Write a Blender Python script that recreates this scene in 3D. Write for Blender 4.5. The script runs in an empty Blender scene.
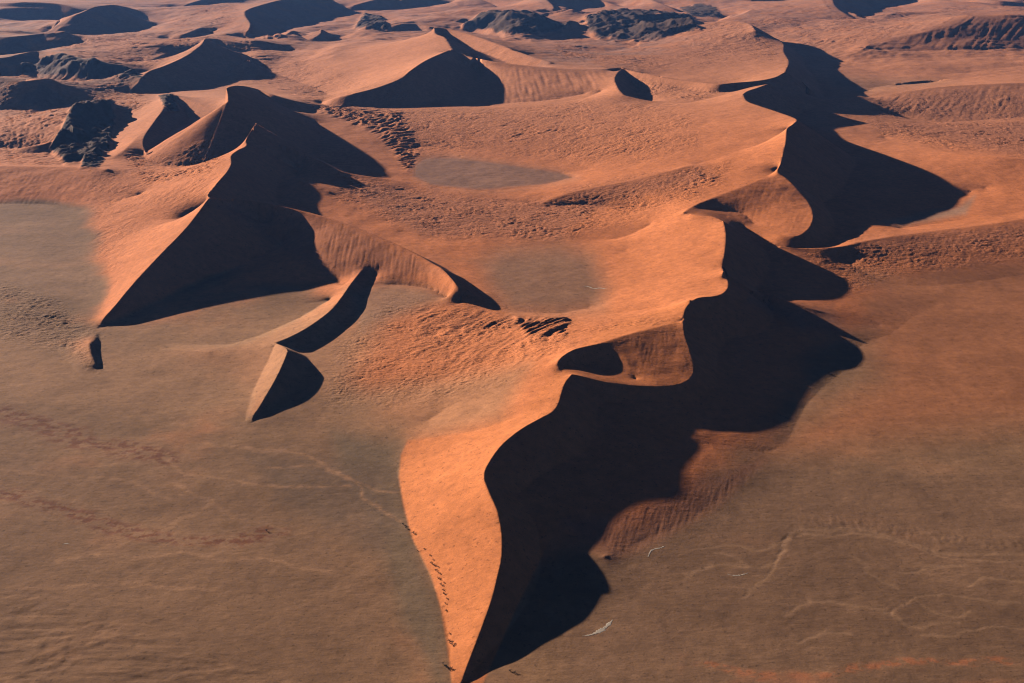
DEBUG = False; GRID_T, GRID_R = 1150, 1850; SKY, HAZE, EXPO = .05, 1.8e-5, 1.0
import bpy, math, time
import numpy as np
T0 = time.time()
def log(*a): print('[%.1fs]' % (time.time()-T0), *a, flush=True)

# ------------------------------------------------------------------ survey of the photograph
FOC, CAM_H, HORIZON = 1098.0, 600.0, -80.0
PITCH = math.atan((341.5-HORIZON)/FOC)
CP, SP = math.cos(PITCH), math.sin(PITCH)
SUN_EL, SUN_AZ = math.radians(13.7), math.radians(49.5)      # azimuth measured to the left of the view direction
SUN = np.array([-math.sin(SUN_AZ)*math.cos(SUN_EL), math.cos(SUN_AZ)*math.cos(SUN_EL), math.sin(SUN_EL)])

def ground(u, v, h):
    """world point at height h seen at photo coordinates (u, v)"""
    u, v, h = np.asarray(u, float), np.asarray(v, float), np.asarray(h, float)
    r = (u-512)/FOC; up = (341.5-v)/FOC
    y = CP+up*SP; z = up*CP-SP
    t = (h-CAM_H)/z
    return r*t, y*t, h
def project(x, y, h):
    z = h-CAM_H
    f = y*CP-z*SP; up = y*SP+z*CP
    f = np.where(f < 1, 1, f)
    return 512+FOC*x/f, 341.5-FOC*up/f
_f = SUN[1]*CP-SUN[2]*SP
VPU, VPV = 512+FOC*SUN[0]/_f, 341.5-FOC*(SUN[1]*SP+SUN[2]*CP)/_f

def spline(P, n=8):
    P = np.array(P, float)
    if len(P) < 3:
        t = np.linspace(0, 1, n+1)[:, None]; return P[0]*(1-t)+P[1]*t
    Q = np.vstack([2*P[0]-P[1], P, 2*P[-1]-P[-2]]); out = []
    t = np.linspace(0, 1, n, endpoint=False)[:, None]
    for i in range(1, len(Q)-2):
        a, b, c, d = Q[i-1], Q[i], Q[i+1], Q[i+2]
        out.append(.5*((2*b)+(c-a)*t+(2*a-5*b+4*c-d)*t*t+(3*b-a-3*c+d)*t**3))
    out.append(P[-1][None]); return np.vstack(out)

def height_from_shadow(u, v, shadow):
    """height of a crest point whose shadow falls on the outline `shadow` [(u, v, h)...]"""
    du, dv = u-VPU, v-VPV; best = None
    for a, b in zip(shadow[:-1], shadow[1:]):
        ex, ey = b[0]-a[0], b[1]-a[1]
        den = du*ey-dv*ex
        if abs(den) < 1e-9: continue
        s = ((a[0]-u)*ey-(a[1]-v)*ex)/den
        w = ((a[0]-u)*dv-(a[1]-v)*du)/den
        if s > 0 and -1e-6 <= w <= 1+1e-6:
            if best is None or s < best[0]: best = (s, w, a, b)
    if best is None: return None
    s, w, a, b = best
    su, sv, sh = a[0]+w*ex*0+w*(b[0]-a[0]), a[1]+w*(b[1]-a[1]), (a[2] if len(a) > 2 else 0)*(1-w)+(b[2] if len(b) > 2 else 0)*w
    X, Y, _ = ground(su, sv, sh)
    hi, lo = 400.0, 0.0
    # walk from the shadow point towards the sun until the ray is seen at (u, v)
    t = np.linspace(0, 3000, 6001)
    pu, pv = project(X+t*SUN[0], Y+t*SUN[1], sh+t*SUN[2])
    k = int(np.argmin((pu-u)**2+(pv-v)**2))
    return sh+t[k]*SUN[2]
# ------------------------------------------------------------------ survey data: photo coordinates, heights in metres
# crest: (points (u, v[, h]), shadow outline or None, lee side 'R'/'L'/None walking along the points, lee slope deg, reach)
CRESTS = []
def crest(P, shadow=None, lee=None, slope=32.0, reach=400.0, n=8, smooth=True):
    CRESTS.append(dict(P=[tuple(p) for p in P], shadow=shadow, lee=lee, slope=slope, reach=reach, n=n, smooth=smooth))
LINES = []      # valley / contour lines (u, v, h)
def line(P, n=6): LINES.append(spline(P, n))
FILLS = []      # level ground: polygon in photo coordinates, height
def fill(P, h): FILLS.append((np.array(P, float), h))

# --- main dune, long east crest from the toe upward
SH3 = [(440,700,0),(467,679,0),(508,663,0),(541,649,0),(574,630,0),(599,607,0),(616,582,0),(618,572,0),(611,560,2),(599,545,6),(588,535,10),(574,526,14),(562,520,14)]
crest([(452,700,0),(461,683,1),(466,669),(474,648),(483,624),(492,598),(497,578),(501,560),(502,541),(500,522),(497,510),(489,492),(484,480,39)], SH3, 'R')
SH2 = [(562,520,14),(591,516,12),(632,511,10),(657,504,10),(674,493,10),(682,485,10),(680,475,10),(690,462,10),(698,449,10),(700,437,10),(715,434,7),(748,438,3),(765,433,0),(782,425,0),(799,410,0),(816,387,0),(832,377,0),(849,370,0),(860,364,0),(861,352,2),(852,337,6),(836,327,10),(816,319,14),(790,303,20),(760,291,30),(740,284,45)]
crest([(484,480,39),(486,468),(500,447),(520,430),(541,418),(552,412),(558,404),(561,394),(565,383),(572,374)], SH2, 'R')
crest([(572,374),(584,377),(596,380),(610,383),(622,384.5),(640,386),(660,386.5),(676,385),(687,381),(693,374),(694,365),(690,350),(685,335),(683,322)], SH2, 'R')
crest([(683,322),(684,313),(688,305),(698,298),(712,296.5),(722,294),(728,287),(727,279),(723,272)], SH2, 'R')
SH1 = [(735,284,48),(752,290,30),(765,294,24),(799,300,16),(829,302,8),(849,302,4),(861,299,2),(865,296,1),(856,285,2),(846,275,4),(829,265,8),(816,258,14),(796,250,24)]
crest([(723,272,62),(722.5,267),(723,262),(725,250),(726,238),(725,228),(723,221)], SH1, 'R')
crest([(723,221,67),(712,216.5,66),(700,216,64),(690,214,62)], None, None)
# inner ridge of the main dune and the bowl under it
crest([(562,372,50),(558,366,54),(558,361,57),(563,356,58),(576,349,58),(599,343.5,56),(626,335,55),(649,329,53),(670,324,51),(683,320.5,50)], None, None)
line([(573,363,45),(590,366,39),(604,373,38)])
line([(622,352,49),(630,366,43),(636,380,36)])
# spurs running out east from the main dune
crest([(752,290.5,34),(768,295,30),(785,300,25),(815,310,16),(850,318,7),(880,325,1)], None, None)
line([(510,494,21),(540,499,16),(575,502,13),(610,500,12.2),(640,492,12.5),(655,480,13),(662,464,12.5),(682,448,11),(710,444,8),(732,447,5),(755,452,2),(775,450,0)])
line([(604,556,5),(632,549,1),(684,528,1),(723,504,1),(757,475,1)])
# main dune, west foot
line([(450,700,0),(450,660,0),(446,625,0),(433,585,0),(413,540,0),(404,505,0),(398,475,0),(400,450,1),(408,440,3)])
line([(408,440,3),(440,436,12),(480,430,24),(510,420,36)])

# --- second great dune (north of the main one) with its bowl
SHC = [(850,244,18),(878,233,14),(896,227,12),(925,219,10),(956,209,9),(967,201,8),(970,193,8),(962,186,8),(946,177,11),(930,168,15),(916,160,18),(900,150,22),(886,143,26),(869,130,24)]
crest([(743,94,102),(747,101,102),(760,106,104),(778,112,107),(796,119),(793,124),(787,129),(786,140),(784,150),(781,162),(777,171)], SHC, 'L')
crest([(777,171),(784,176),(795,186),(804,196,56),(811,207,50),(813,216,46),(811,225,41),(805,232,38),(797,236,36),(782,236,34),(765,232,33),(752,229,33),(742,226,34)], SHC, 'L')
crest([(777,171,73),(762,179,72),(745,186,67),(720,195,59),(700,203,56),(688,209,57),(684,212,58)], None, None)
line([(700,209,51),(712,208,47),(728,210,43),(745,215,38),(755,224,34)])
crest([(787,129.5,102),(782,133,98),(760,144,88),(732,153,76),(700,163,64),(684,167,66),(642,178,50),(609,185,38),(569,193,26),(542,203,16)], None, None)
line([(540,207,12),(580,205,12),(620,207,16),(650,207,26),(680,206,50)])
line([(545,236,10),(580,240,10),(620,238,14),(650,225,26)])

# --- ridge G running out to the east edge
crest([(780,246,28),(795,248,26),(818,248,24),(842,246.5,26),(860,242,26),(890,237,25),(920,233,22),(950,229,20),(985,225,21),(1024,219,22),(1100,210,24),(1250,195,24)], None, None)
line([(840,258,9),(870,275,3),(900,285,0),(950,285,0),(1024,275,0),(1150,260,0),(1300,250,0)])
line([(900,229,10),(950,221,12),(1024,212,16),(1200,195,18)])

# --- east ridges
crest([(862,49,60),(875,42,72),(895,37,88),(920,33,104),(945,26,126),(960,19,146),(966,15,156),(985,15,158),(1024,15,158),(1100,14,120),(1200,12,100)], None, None)
line([(862,50,50),(905,53,40),(950,53,39),(990,52,42),(1024,50,46),(1150,46,46)])
crest([(868,97,30),(885,95,34),(905,92,40),(940,87,50),(985,84,58),(1024,83,60),(1120,82,55)], None, None)
line([(862,92,20),(890,85,22),(930,80,26),(980,78,32),(1024,76,38)])
line([(896,116,11),(930,122,8),(970,121,8),(1024,117,10),(1150,112,18)])
crest([(884,138,20),(900,143,26),(930,149,36),(966,155,44),(1024,159,50),(1150,168,40)], None, None)

# --- upper centre dune: broad lit face and long shadow to the south-east
SHD = [(862,128,20),(892,124,22),(896,117,24),(892,108,26),(882,104,28),(862,89,26),(845,80,22),(836,70,26),(830,62,32),(816,50,50)]
crest([(755,30,132),(770,37),(783,43),(784,52),(789,62),(785,72)], SHD, 'L')
crest([(785,72,116),(776,77,114),(760,80.5,110),(737,82.5,106),(717,84,102),(690,81,98),(665,77,99),(640,72,102),(622,67.5,104)], None, 'L', 34, 36)
crest([(630,28,70),(655,25,90),(680,23,110),(710,22,124),(735,21,132),(750,24,134),(755,30,132)], None, 'L', 28)
crest([(622,67.5,104),(615,78,98),(618,88,90),(624,95,82)], None, 'L', 32, 110)
crest([(624,95,82),(640,99,75),(659,102,70),(684,103,72),(709,98.5,76),(737,91,90),(752,87,102),(768,84,112)], None, None)
line([(630,82,52),(640,87,49),(652,90,49),(680,92,53),(710,91,62),(735,87,72)])
crest([(768,84,112),(757,88,108),(748,91,104),(743,94,102)], None, 'L')
# lit sliver in the shade
crest([(800,97,30),(820,99,46),(845,99,50),(858,96,48),(866,97,40)], None, None)

# --- amphitheatre above the upper pan
crest([(452,49,138),(459,52,129),(466,55,123),(475,58,119)], None, 'R', 28, 36)
crest([(475,58,119),(500,62.5,112),(540,67,106),(570,69,104),(600,69,104),(622,67.5,104)], None, None)
crest([(395,109,44),(420,108,44),(455,107.5,44),(500,107,46),(540,104,50),(575,100,56),(590,96,62),(600,92,68)], None, None)
line([(430,103,41),(470,104,41),(510,103,43),(550,100,48),(585,94,60)])
SHB = [(330,108,44),(400,107.5,42),(455,107,42),(497,106,44),(511,98,56),(502,88,72),(489,73,96)]
crest([(452,49,138),(440,54),(425,61),(410,71),(400,79),(376,88),(352,94),(335,98),(321,103,40)], None or [(320,108,36)]+SHB, 'L', 30)
crest([(434,27,162),(436,34,155),(444,37,153),(448,43,146),(452,49,138)], None, None)
crest([(434,27,162),(450,29,155),(475,36,142),(500,45,127),(525,54,114),(550,62,103)], None, 'R', 26, 70)
line([(485,52,100),(520,58,90),(555,63,86),(590,62,84)])
line([(235,58,30),(280,75,20),(320,90,20),(330,99,26)])
fill([(414,175),(415,165),(425,158),(450,157),(500,163),(560,172),(573,178),(540,185),(480,189),(430,184)], 14)
line([(407,150,16),(430,147,18),(500,152,20),(560,160,22),(590,170,24)])
line([(400,190,13),(430,196,12),(480,200,12),(530,203,12)])

# --- lower pan
fill([(480,262),(500,250),(560,243),(590,254),(606,290),(602,306),(560,314),(512,312),(492,290)], 8)
line([(400,232,10),(430,238,10),(470,240,10)])
line([(625,250,16),(640,270,20),(645,295,26),(630,312,26)])
crest([(510,314,12),(540,316,15),(570,316,17),(610,314,22),(640,310,28),(668,306,40),(690,300,60)], None, None)

# --- western pyramid dune
SHA = [(97,330,0),(150,318,0),(200,308,0),(250,298,0),(300,288,0),(322,281,2),(330,275,6),(326,266,14),(320,260,18)]
crest([(209,198,98),(187,227),(160,255),(134,283),(114,307),(104,318),(97,328,1)], SHA, 'L', 32)
crest([(209,198,98),(225,199,92),(240,199.5,86),(265,203,77),(290,208,68),(315,214,63),(342,222,58),(380,237,50),(411,251,43),(432,263,38),(442,269),(455,283),(461,293),(463,299,10),(458,304,8)], [(458,305,6),(475,308,8),(505,313,8),(498,302,8),(485,293,8),(462,275,10)], 'L', 32, 300)
line([(300,291,3),(330,281,5),(344,286,7)])
line([(366,284,10),(395,285,9),(425,288,11),(447,298,10)])
crest([(256,123,122),(250,132,114),(246,140,102),(246,146,98),(238,150,98),(231,156,95),(231,164,92),(226,173,90),(216,184,88),(207,194,94),(209,198,98)], None, 'L', 32)
line([(345,178,26),(360,195,22),(340,200,24),(385,215,16),(420,235,11)])
crest([(252,130,112),(263,138,98),(278,143,84),(300,152,68),(320,161,52),(345,172,36),(380,178,24),(400,181,18)], None, 'L', 24, 90)
line([(300,180,46),(330,192,32)])
line([(92,330,0),(97,315,0),(100,300,0),(101,285,0),(97,265,0),(92,245,2),(95,225,6),(110,205,12),(140,195,18)])
crest([(-260,162,28),(-150,164,32),(-60,165,33),(0,166,34),(35,166.5,35),(65,167,36),(90,168,38),(108,169,41)], None, None)
line([(-260,204,0),(0,204,0),(50,205,0),(80,212,1)])
fill([(-300,215),(0,208),(55,210),(82,228),(88,250),(92,275),(90,295),(60,298),(0,280),(-300,270)], 0)
fill([(170,326),(330,300),(300,318),(262,335),(230,345),(180,345),(130,340)], 2)
# little toe dune
crest([(97,334,2),(92,338,7),(89,346,9),(91,355,8),(95,363,5),(98,369,0)], None, 'L', 30)
# --- pair of small dunes in the middle left
crest([(275,343,14),(290,337,17),(310,326,19),(330,311,20),(341,298,21),(350,285,20),(357,276,19),(362,270,20)], [(285,346,2),(300,350,3),(320,354,3),(333,349,3),(334,345,3),(333,330,3),(343,318,3),(350,305,4),(360,290,4),(366,276,5)], 'R', 32)
crest([(275,343,15),(282,346,22),(287,350,25),(286,356),(281,368),(274,382),(267,394),(260,406),(254,415),(251,423,0)], [(247,424,0),(260,418,0),(280,411,0),(305,401,0),(322,393,0),(331,385,0),(328,376,2),(318,367,4)], 'L', 32)
line([(274,347,12.5),(269,358,9.5),(259,378,6),(250,397,3.2),(246,409,1.2),(246,420,0)])
line([(254,352,6.5),(238,374,3),(226,394,1.2),(224,412,0)])
line([(300,350,4),(330,356,6),(360,360,9),(390,350,12)])
line([(120,350,1),(170,350,3),(215,352,7),(250,350,9)])
line([(345,312,5),(365,295,8),(375,315,9),(360,335,9)])
line([(395,400,8),(430,385,14),(460,370,20),(500,355,26),(540,350,42)])
line([(380,440,1),(420,425,6),(460,400,20),(510,380,36),(540,375,46)])
line([(340,400,2),(380,400,6),(395,360,12),(440,330,12),(500,330,12)])

# --- plains
fill([(-400,1000),(-400,360),(0,330),(50,345),(80,375),(140,375),(200,385),(240,425),(290,425),(370,440),(394,455),(394,480),(400,510),(410,545),(428,585),(441,625),(445,660),(446,1000)], 0)
fill([(468,1000),(472,700),(560,655),(612,615),(622,590),(634,560),(686,537),(723,513),(757,485),(780,460),(790,435),(805,405),(825,385),(845,368),(853,350),(870,340),(890,335),(905,322),(935,305),(1024,290),(1400,270),(1400,1000)], 0)

# --- far country
def far(P, shadow=None, lee='R', slope=30, **k): crest(P, shadow, lee, slope, **k)
SHF1 = [(48,31,20),(78,33,20),(117,35,20),(144,32,20),(161,26,20),(168,22,25)]
far([(113,4.5),(104,5.5),(94,7),(78,14),(66,17),(59,20),(55,25),(51,29)], SHF1, 'L', 26)
far([(113,4.5,112),(122,6,100),(133,9,84),(148,15,54),(163,23,24)], None, 'R', 24)

far([(330,-2,110),(300,-1,125),(281,0,130),(258,6,124),(247,10,120),(244,14,114),(247,19,104),(250,24,92),(249,29,76),(246,33,60),(241,37,42),(236,41,28)], None, 'L', 25)
line([(250,42,24),(281,37,22),(320,30,22),(344,23,22)])
far([(321,29,70),(320,34,58),(312,38,44),(295,39,30)], None, 'L', 28)
far([(272,36,66),(270,40,50),(258,42,38),(242,42,26)], None, 'L', 28)
SHF3 = [(120,98,18),(156,95,20),(195,92,20),(212,91,22),(226,86,22),(242,80,22),(270,81,20),(282,75,20),(277,66,24),(262,60,28)]
far([(205,38),(203,42),(201,45),(196,49),(191,53),(180,59),(164,66),(148,72),(137,84),(123,95,22)], SHF3, 'L', 28)
far([(290,49,40),(272,49,48),(254,47,60),(234,42,80),(218,39,90),(205,38,98)], None, 'L', 24)
SHF4 = [(300,152,46),(340,174,28),(367,176,20),(395,177,17),(405,171,16),(407,163,17),(400,157,19),(395,152,20)]
far([(309,104,64),(291,100,84),(273,95,98),(254,88,110),(238,85),(227,87),(227,91),(228,96),(227,101),(226,105),(224,110),(221,114,66),(212,114,54)], SHF4, 'L', 28)
line([(285,113,60),(300,112,56),(330,112,54),(370,121,46),(400,136,34)])
far([(219,113,56),(208,107,62),(195,102,66),(185,98,70),(176,95,74),(168,97,76),(165,103,74),(162,111,68),(156,119,60),(151,126,54),(146,133,50),(143,140,45),(143,146,40),(146,153,34),(152,155,30)], None, 'L', 26)
line([(152,156,28),(172,149,28),(195,138,30),(205,131,34)])
line([(205,128,36),(225,128,40),(240,122,44)])
far([(112,104,60),(95,105,72),(80,108,74),(72,114,66),(70,124,58),(74,133,52)], None, 'L', 34)
line([(60,165,30),(82,161,26),(112,150,26),(112,120,26),(130,125,24)])
far([(92,103,26),(80,96,44),(66,87,70),(51,79,96),(35,79,98),(20,80,96),(0,77,100),(-60,74,100),(-150,70,80)], None, 'L', 24)
far([(80,48,36),(76,40,66),(68,33,96),(62,31,104),(50,33,96),(39,34,92),(20,36,90),(0,37,88),(-60,36,84),(-140,34,60)], None, 'L', 24)

far([(145,79,22),(139,76,36),(117,68,64),(105,63,84),(94,59,92),(86,58,94),(78,58,90),(60,55,84),(39,51,84),(20,54,84),(0,58,80),(-60,60,70)], None, 'L', 24)
far([(100,16,30),(80,10,70),(60,4,100),(30,2,110),(0,3,104),(-80,2,90)], None, 'L', 24)
line([(0,26,14),(30,27,14),(45,31,14)])
line([(0,118,24),(40,112,22),(60,104,22),(30,102,22)])

line([(0,148,10),(40,150,12),(60,158,24)])
far([(600,0,78),(580,-3,98),(560,-5,112),(540,-6,120),(544,-2,115),(548,1,108),(553,6,96),(553,9,86),(549,13,66),(545,17,45)], None, 'L', 25)
far([(635,9,30),(618,5,56),(600,0,78)], None, 'R', 24)
far([(600,19,40),(585,14,70),(575,10,94),(569,9.5,96),(560,13,80),(547,17,60)], None, None)
far([(900,-6,100),(870,-8,120),(845,-9,134),(833,-5,130),(833,1,118),(836,7,104),(846,14,84),(856,19,64),(866,25,44),(874,28,34)], None, 'L', 25)
far([(800,-9,110),(785,-13,125),(768,-14,128),(756,-9,112),(752,-3,90),(752,1,70)], None, 'L', 25)
far([(400,-5,96),(385,-2,88),(370,1,76),(355,5,60),(342,8,40)], None, 'L', 24)
far([(450,5,26),(440,0,60),(420,-3,80),(405,-2,84),(396,2,60)], None, 'L', 24)
far([(1024,3,60),(1000,1,80),(970,0,70),(940,3,40)], None, 'L', 24)
# rocky hills
far([(465,27,30),(485,20,70),(505,18,96),(515,14.5,122),(530,17,110),(545,23,84),(560,27,60),(577,29,34)], None, None)
far([(587,27,34),(600,20,60),(615,22,66),(632,17,90),(648,19,70),(650,14,96),(668,15,90),(680,20,60),(695,28,50)], None, None)
line([(470,32,20),(500,38,18),(530,40,18),(560,35,20),(590,40,24),(640,42,30),(610,52,40),(560,52,50)])
fill([(-200,-30),(500,-40),(1200,-40),(1200,-45),(500,-48),(-200,-48)], 20)

line([(905,216,11),(930,209,9),(955,200,9),(970,192,9)])
line([(985,188,14),(1005,200,14),(1040,200,16)])



line([(836,62,22),(870,72,16),(910,76,18),(960,74,20),(1024,68,26)])
line([(870,88,18),(920,83,18),(970,79,22)])
# more ridges of the far country
far([(700,26,56),(722,20,72),(742,14,84),(752,9,88)], None, 'L', 22)
far([(873,27,40),(890,23,58),(904,20,74),(925,16,88),(941,13,98),(962,13,104)], None, None)
far([(640,-4,96),(655,1,88),(668,6,70),(680,12,44)], None, 'L', 26)
far([(900,-6,60),(925,-2,80),(950,1,90),(985,3,84),(1010,8,60)], None, 'L', 24)
far([(460,-4,90),(478,-1,84),(492,4,60),(500,10,36)], None, 'L', 26)
far([(176,9,30),(188,4,60),(205,-1,80),(222,-5,90)], None, 'R', 24)
far([(168,38,40),(184,34,60),(200,28,72),(203,27,70)], None, 'R', 26, reach=60)
far([(380,31,36),(392,27,56),(402,24,64),(416,24,56),(430,27,50)], None, 'R', 26, reach=60)
far([(132,66,34),(146,62,46),(160,56,56),(172,50,62)], None, 'R', 24, reach=50)
far([(232,68,44),(240,64,60),(246,60,66),(252,62,58),(258,68,44)], None, 'R', 28, reach=50)
far([(10,150,16),(30,146,30),(55,140,42),(66,132,46)], None, 'R', 26, reach=40)
far([(110,160,30),(124,150,40),(138,136,46),(146,124,50)], None, None)

# ------------------------------------------------------------------ terrain grid (log-polar about the camera's foot point)
R0, R1 = 560.0, 17000.0
TH = math.radians(41.0)
def setup(nr, nt):
    global NT, NR, th, lr, dth, dlr, GX, GY
    NR, NT = int(nr), int(nt)
    th = np.linspace(-TH, TH, NT); lr = np.linspace(math.log(R0), math.log(R1), NR)
    dth, dlr = th[1]-th[0], lr[1]-lr[0]
    rr = np.exp(lr)
    GX = (rr[:, None]*np.sin(th)[None]); GY = (rr[:, None]*np.cos(th)[None])
def to_ij(x, y):
    return (np.log(np.hypot(x, y))-lr[0])/dlr, (np.arctan2(x, y)+TH)/dth
def sample(H, x, y):
    i, j = to_ij(x, y); i = np.clip(i, 0, NR-1.001); j = np.clip(j, 0, NT-1.001)
    a, b = i.astype(int), j.astype(int); p, q = i-a, j-b
    return (H[a, b]*(1-p)+H[a+1, b]*p)*(1-q)+(H[a, b+1]*(1-p)+H[a+1, b+1]*p)*q
def seen_height(H, u, v):
    """height of the terrain seen at (u, v): march along the ray from the camera"""
    hs = np.linspace(200, -5, 400)[:, None]
    x, y, _ = ground(np.asarray(u, float)[None], np.asarray(v, float)[None], hs)
    g = sample(H, x, y) >= hs
    k = np.argmax(g, 0)
    return hs[k, 0]
def resolve(H):
    """crest heights: given ones, else from where their shadows fall"""
    for c in CRESTS:
        P, S = c['P'], c['shadow']
        if S is not None and H is not None:
            sh = np.clip(seen_height(H, [p[0]+.6 for p in S], [p[1]+.4 for p in S]), 0, 200)
            S = [(p[0], p[1], .5*p[2]+.5*q if p[2] > 0 else min(q, 4)) for p, q in zip(S, sh)]
        hh = [p[2] if len(p) > 2 else (height_from_shadow(p[0], p[1], S) if S else None) for p in P]
        idx = [i for i, h in enumerate(hh) if h is not None]
        hh = np.interp(range(len(P)), idx, [hh[i] for i in idx])
        if S and len(P) > 4:
            given = [len(p) > 2 for p in P]; sm = hh.copy(); sm[1:-1] = .25*hh[:-2]+.5*hh[1:-1]+.25*hh[2:]
            hh = np.where(given, hh, sm)
        Q = np.array([(p[0], p[1], h) for p, h in zip(P, hh)])
        c['Q'] = spline(Q, c['n']) if c['smooth'] else Q
        if DEBUG and S: print([(int(a), int(b), int(h)) for a, b, h in Q])

def raster_poly(px, py, shape):
    """even-odd fill in grid index coordinates"""
    m = np.zeros(shape, bool); n = len(px)
    i0, i1 = max(0, int(np.floor(px.min()))), min(shape[0]-1, int(np.ceil(px.max())))
    J = np.arange(shape[1])
    for i in range(i0, i1+1):
        xs = []
        for k in range(n):
            a, b = px[k], px[(k+1) % n]
            if (a <= i) != (b <= i):
                xs.append(py[k]+(i-a)/(b-a)*(py[(k+1) % n]-py[k]))
        xs.sort()
        for a, b in zip(xs[::2], xs[1::2]): m[i, (J >= a) & (J <= b)] = True
    return m

def stamp_lines(V, M, lines, snap=None):
    for Q in lines:
        x, y, h = ground(Q[:, 0], Q[:, 1], Q[:, 2])
        fi, fj = to_ij(x, y)
        for k in range(len(Q)-1):
            n = int(max(abs(fi[k+1]-fi[k]), abs(fj[k+1]-fj[k]))*1.6)+2
            t = np.linspace(0, 1, n)
            i = np.rint(fi[k]+(fi[k+1]-fi[k])*t).astype(int); j = np.rint(fj[k]+(fj[k+1]-fj[k])*t).astype(int)
            ok = (i >= 0) & (i < NR) & (j >= 0) & (j < NT)
            V[i[ok], j[ok]] = (h[k]+(h[k+1]-h[k])*t)[ok]; M[i[ok], j[ok]] = True
            if snap is not None:
                oi, oj = (fi[k]+(fi[k+1]-fi[k])*t)-i, (fj[k]+(fj[k+1]-fj[k])*t)-j
                snap[0][i[ok], j[ok]] = oi[ok]; snap[1][i[ok], j[ok]] = oj[ok]

def solve(V, M, iters=60):
    """membrane through fixed cells, coarse to fine"""
    if min(V.shape) > 24:
        n0, n1 = (V.shape[0]+1)//2, (V.shape[1]+1)//2
        Vp = np.zeros((n0*2, n1*2)); Mp = np.zeros((n0*2, n1*2))
        Mp[:V.shape[0], :V.shape[1]] = M; Vp[:V.shape[0], :V.shape[1]] = np.where(M, V, 0)
        ms = Mp.reshape(n0, 2, n1, 2).sum((1, 3)); vs = Vp.reshape(n0, 2, n1, 2).sum((1, 3))
        C = solve(vs/np.maximum(ms, 1), ms > 0, iters)
        ii = np.clip((np.arange(V.shape[0])-.5)/2, 0, n0-1.001); jj = np.clip((np.arange(V.shape[1])-.5)/2, 0, n1-1.001)
        a, b = ii.astype(int), jj.astype(int); fa, fb = (ii-a)[:, None], (jj-b)[None]
        U = (C[a][:, b]*(1-fa)+C[a+1][:, b]*fa)*(1-fb)+(C[a][:, b+1]*(1-fa)+C[a+1][:, b+1]*fa)*fb
    else:
        U = np.full(V.shape, V[M].mean() if M.any() else 0.0); iters = 400
    U = np.where(M, V, U)
    k = (dlr/dth)**2; wi, wj = 1/(2+2*k), k/(2+2*k)
    free = ~M
    par = (np.add.outer(np.arange(V.shape[0]), np.arange(V.shape[1])) & 1).astype(bool)
    F = [free & par, free & ~par]; om = 1.5
    for it in range(iters):
        for f in F:
            P = np.pad(U, 1, mode='edge')
            N = (P[:-2, 1:-1]+P[2:, 1:-1])*wi+(P[1:-1, :-2]+P[1:-1, 2:])*wj
            U = np.where(f, U+om*(N-U), U)
    return U

def build():
    V = np.zeros((NR, NT)); M = np.zeros((NR, NT), bool)
    for P, h in FILLS:
        n = len(P); Q = np.vstack([P, P[:1]])
        x, y, _ = ground(Q[:, 0], Q[:, 1], h)
        # densify, the borders are straight on the ground only between close points
        a, b = to_ij(x, y)
        m = raster_poly(a[:-1], b[:-1], (NR, NT)); V[m] = h; M[m] = True
    for P in (0, ): V[0, :] = 0; M[0, :] = True; V[-1, :] = 25; M[-1, :] = True
    stamp_lines(V, M, LINES)
    log('base constraints')
    B = solve(V, M, 14)
    log('base solved')
    LV = np.full((NR, NT), -1e9)
    for c in CRESTS:
        Q, lee, slope, reach = c['Q'], c['lee'], c['slope'], c['reach']
        if lee is None: continue
        x, y, h = ground(Q[:, 0], Q[:, 1], Q[:, 2]); tn = math.tan(math.radians(slope))
        fi, fj = to_ij(x, y); pad = min(reach, h.max()/tn)
        r = np.hypot(x, y); 
        i0 = max(0, int((math.log(max(R0, r.min()-pad))-lr[0])/dlr)); i1 = min(NR, int((math.log(r.max()+pad)-lr[0])/dlr)+2)
        pj = pad/r.min()/dth
        j0 = max(0, int(fj.min()-pj)); j1 = min(NT, int(fj.max()+pj)+2)
        if i1 <= i0 or j1 <= j0: continue
        X, Y = GX[i0:i1, j0:j1], GY[i0:i1, j0:j1]
        D = np.full(X.shape, 1e9); Hc = np.zeros(X.shape); S = np.zeros(X.shape); E = np.zeros(X.shape, bool)
        for k in range(len(Q)-1):
            ax, ay, bx, by = x[k], y[k], x[k+1], y[k+1]; L2 = (bx-ax)**2+(by-ay)**2+1e-9
            t0 = ((X-ax)*(bx-ax)+(Y-ay)*(by-ay))/L2; t = np.clip(t0, 0, 1)
            dx, dy = X-(ax+t*(bx-ax)), Y-(ay+t*(by-ay)); d = np.sqrt(dx*dx+dy*dy)
            cr = (bx-ax)*(Y-ay)-(by-ay)*(X-ax)            # >0 : left of travel
            up = d < D-1e-6
            D = np.where(up, d, D); Hc = np.where(up, h[k]+t*(h[k+1]-h[k]), Hc); S = np.where(up, cr, S)
            E = np.where(up, ((k == 0) & (t0 < -1e-3)) | ((k == len(Q)-2) & (t0 > 1.001)), E)
        ok = ((S < 0) if lee == 'R' else (S > 0)) & ~E & (D < reach)
        U = Hc-tn*D
        sub = LV[i0:i1, j0:j1]; sub[...] = np.where(ok & (U > B[i0:i1, j0:j1]-1.0), np.maximum(sub, U), sub)
    m = (LV > -1e8)
    V = np.where(m, np.maximum(LV, B), V); M |= m
    # crests win over everything near them
    global OI, OJ
    OI = np.zeros((NR, NT)); OJ = np.zeros((NR, NT))
    stamp_lines(V, M, [c['Q'] for c in CRESTS], (OI, OJ))
    log('lee faces')
    H = solve(V, M, 40)
    log('terrain solved', float(H.min()), float(H.max()))
    return H
H = None
for nr, nt in ((GRID_R//3, GRID_T//3), (GRID_R//3, GRID_T//3), (GRID_R, GRID_T)):
    resolve(H); setup(nr, nt); H = build()
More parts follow.
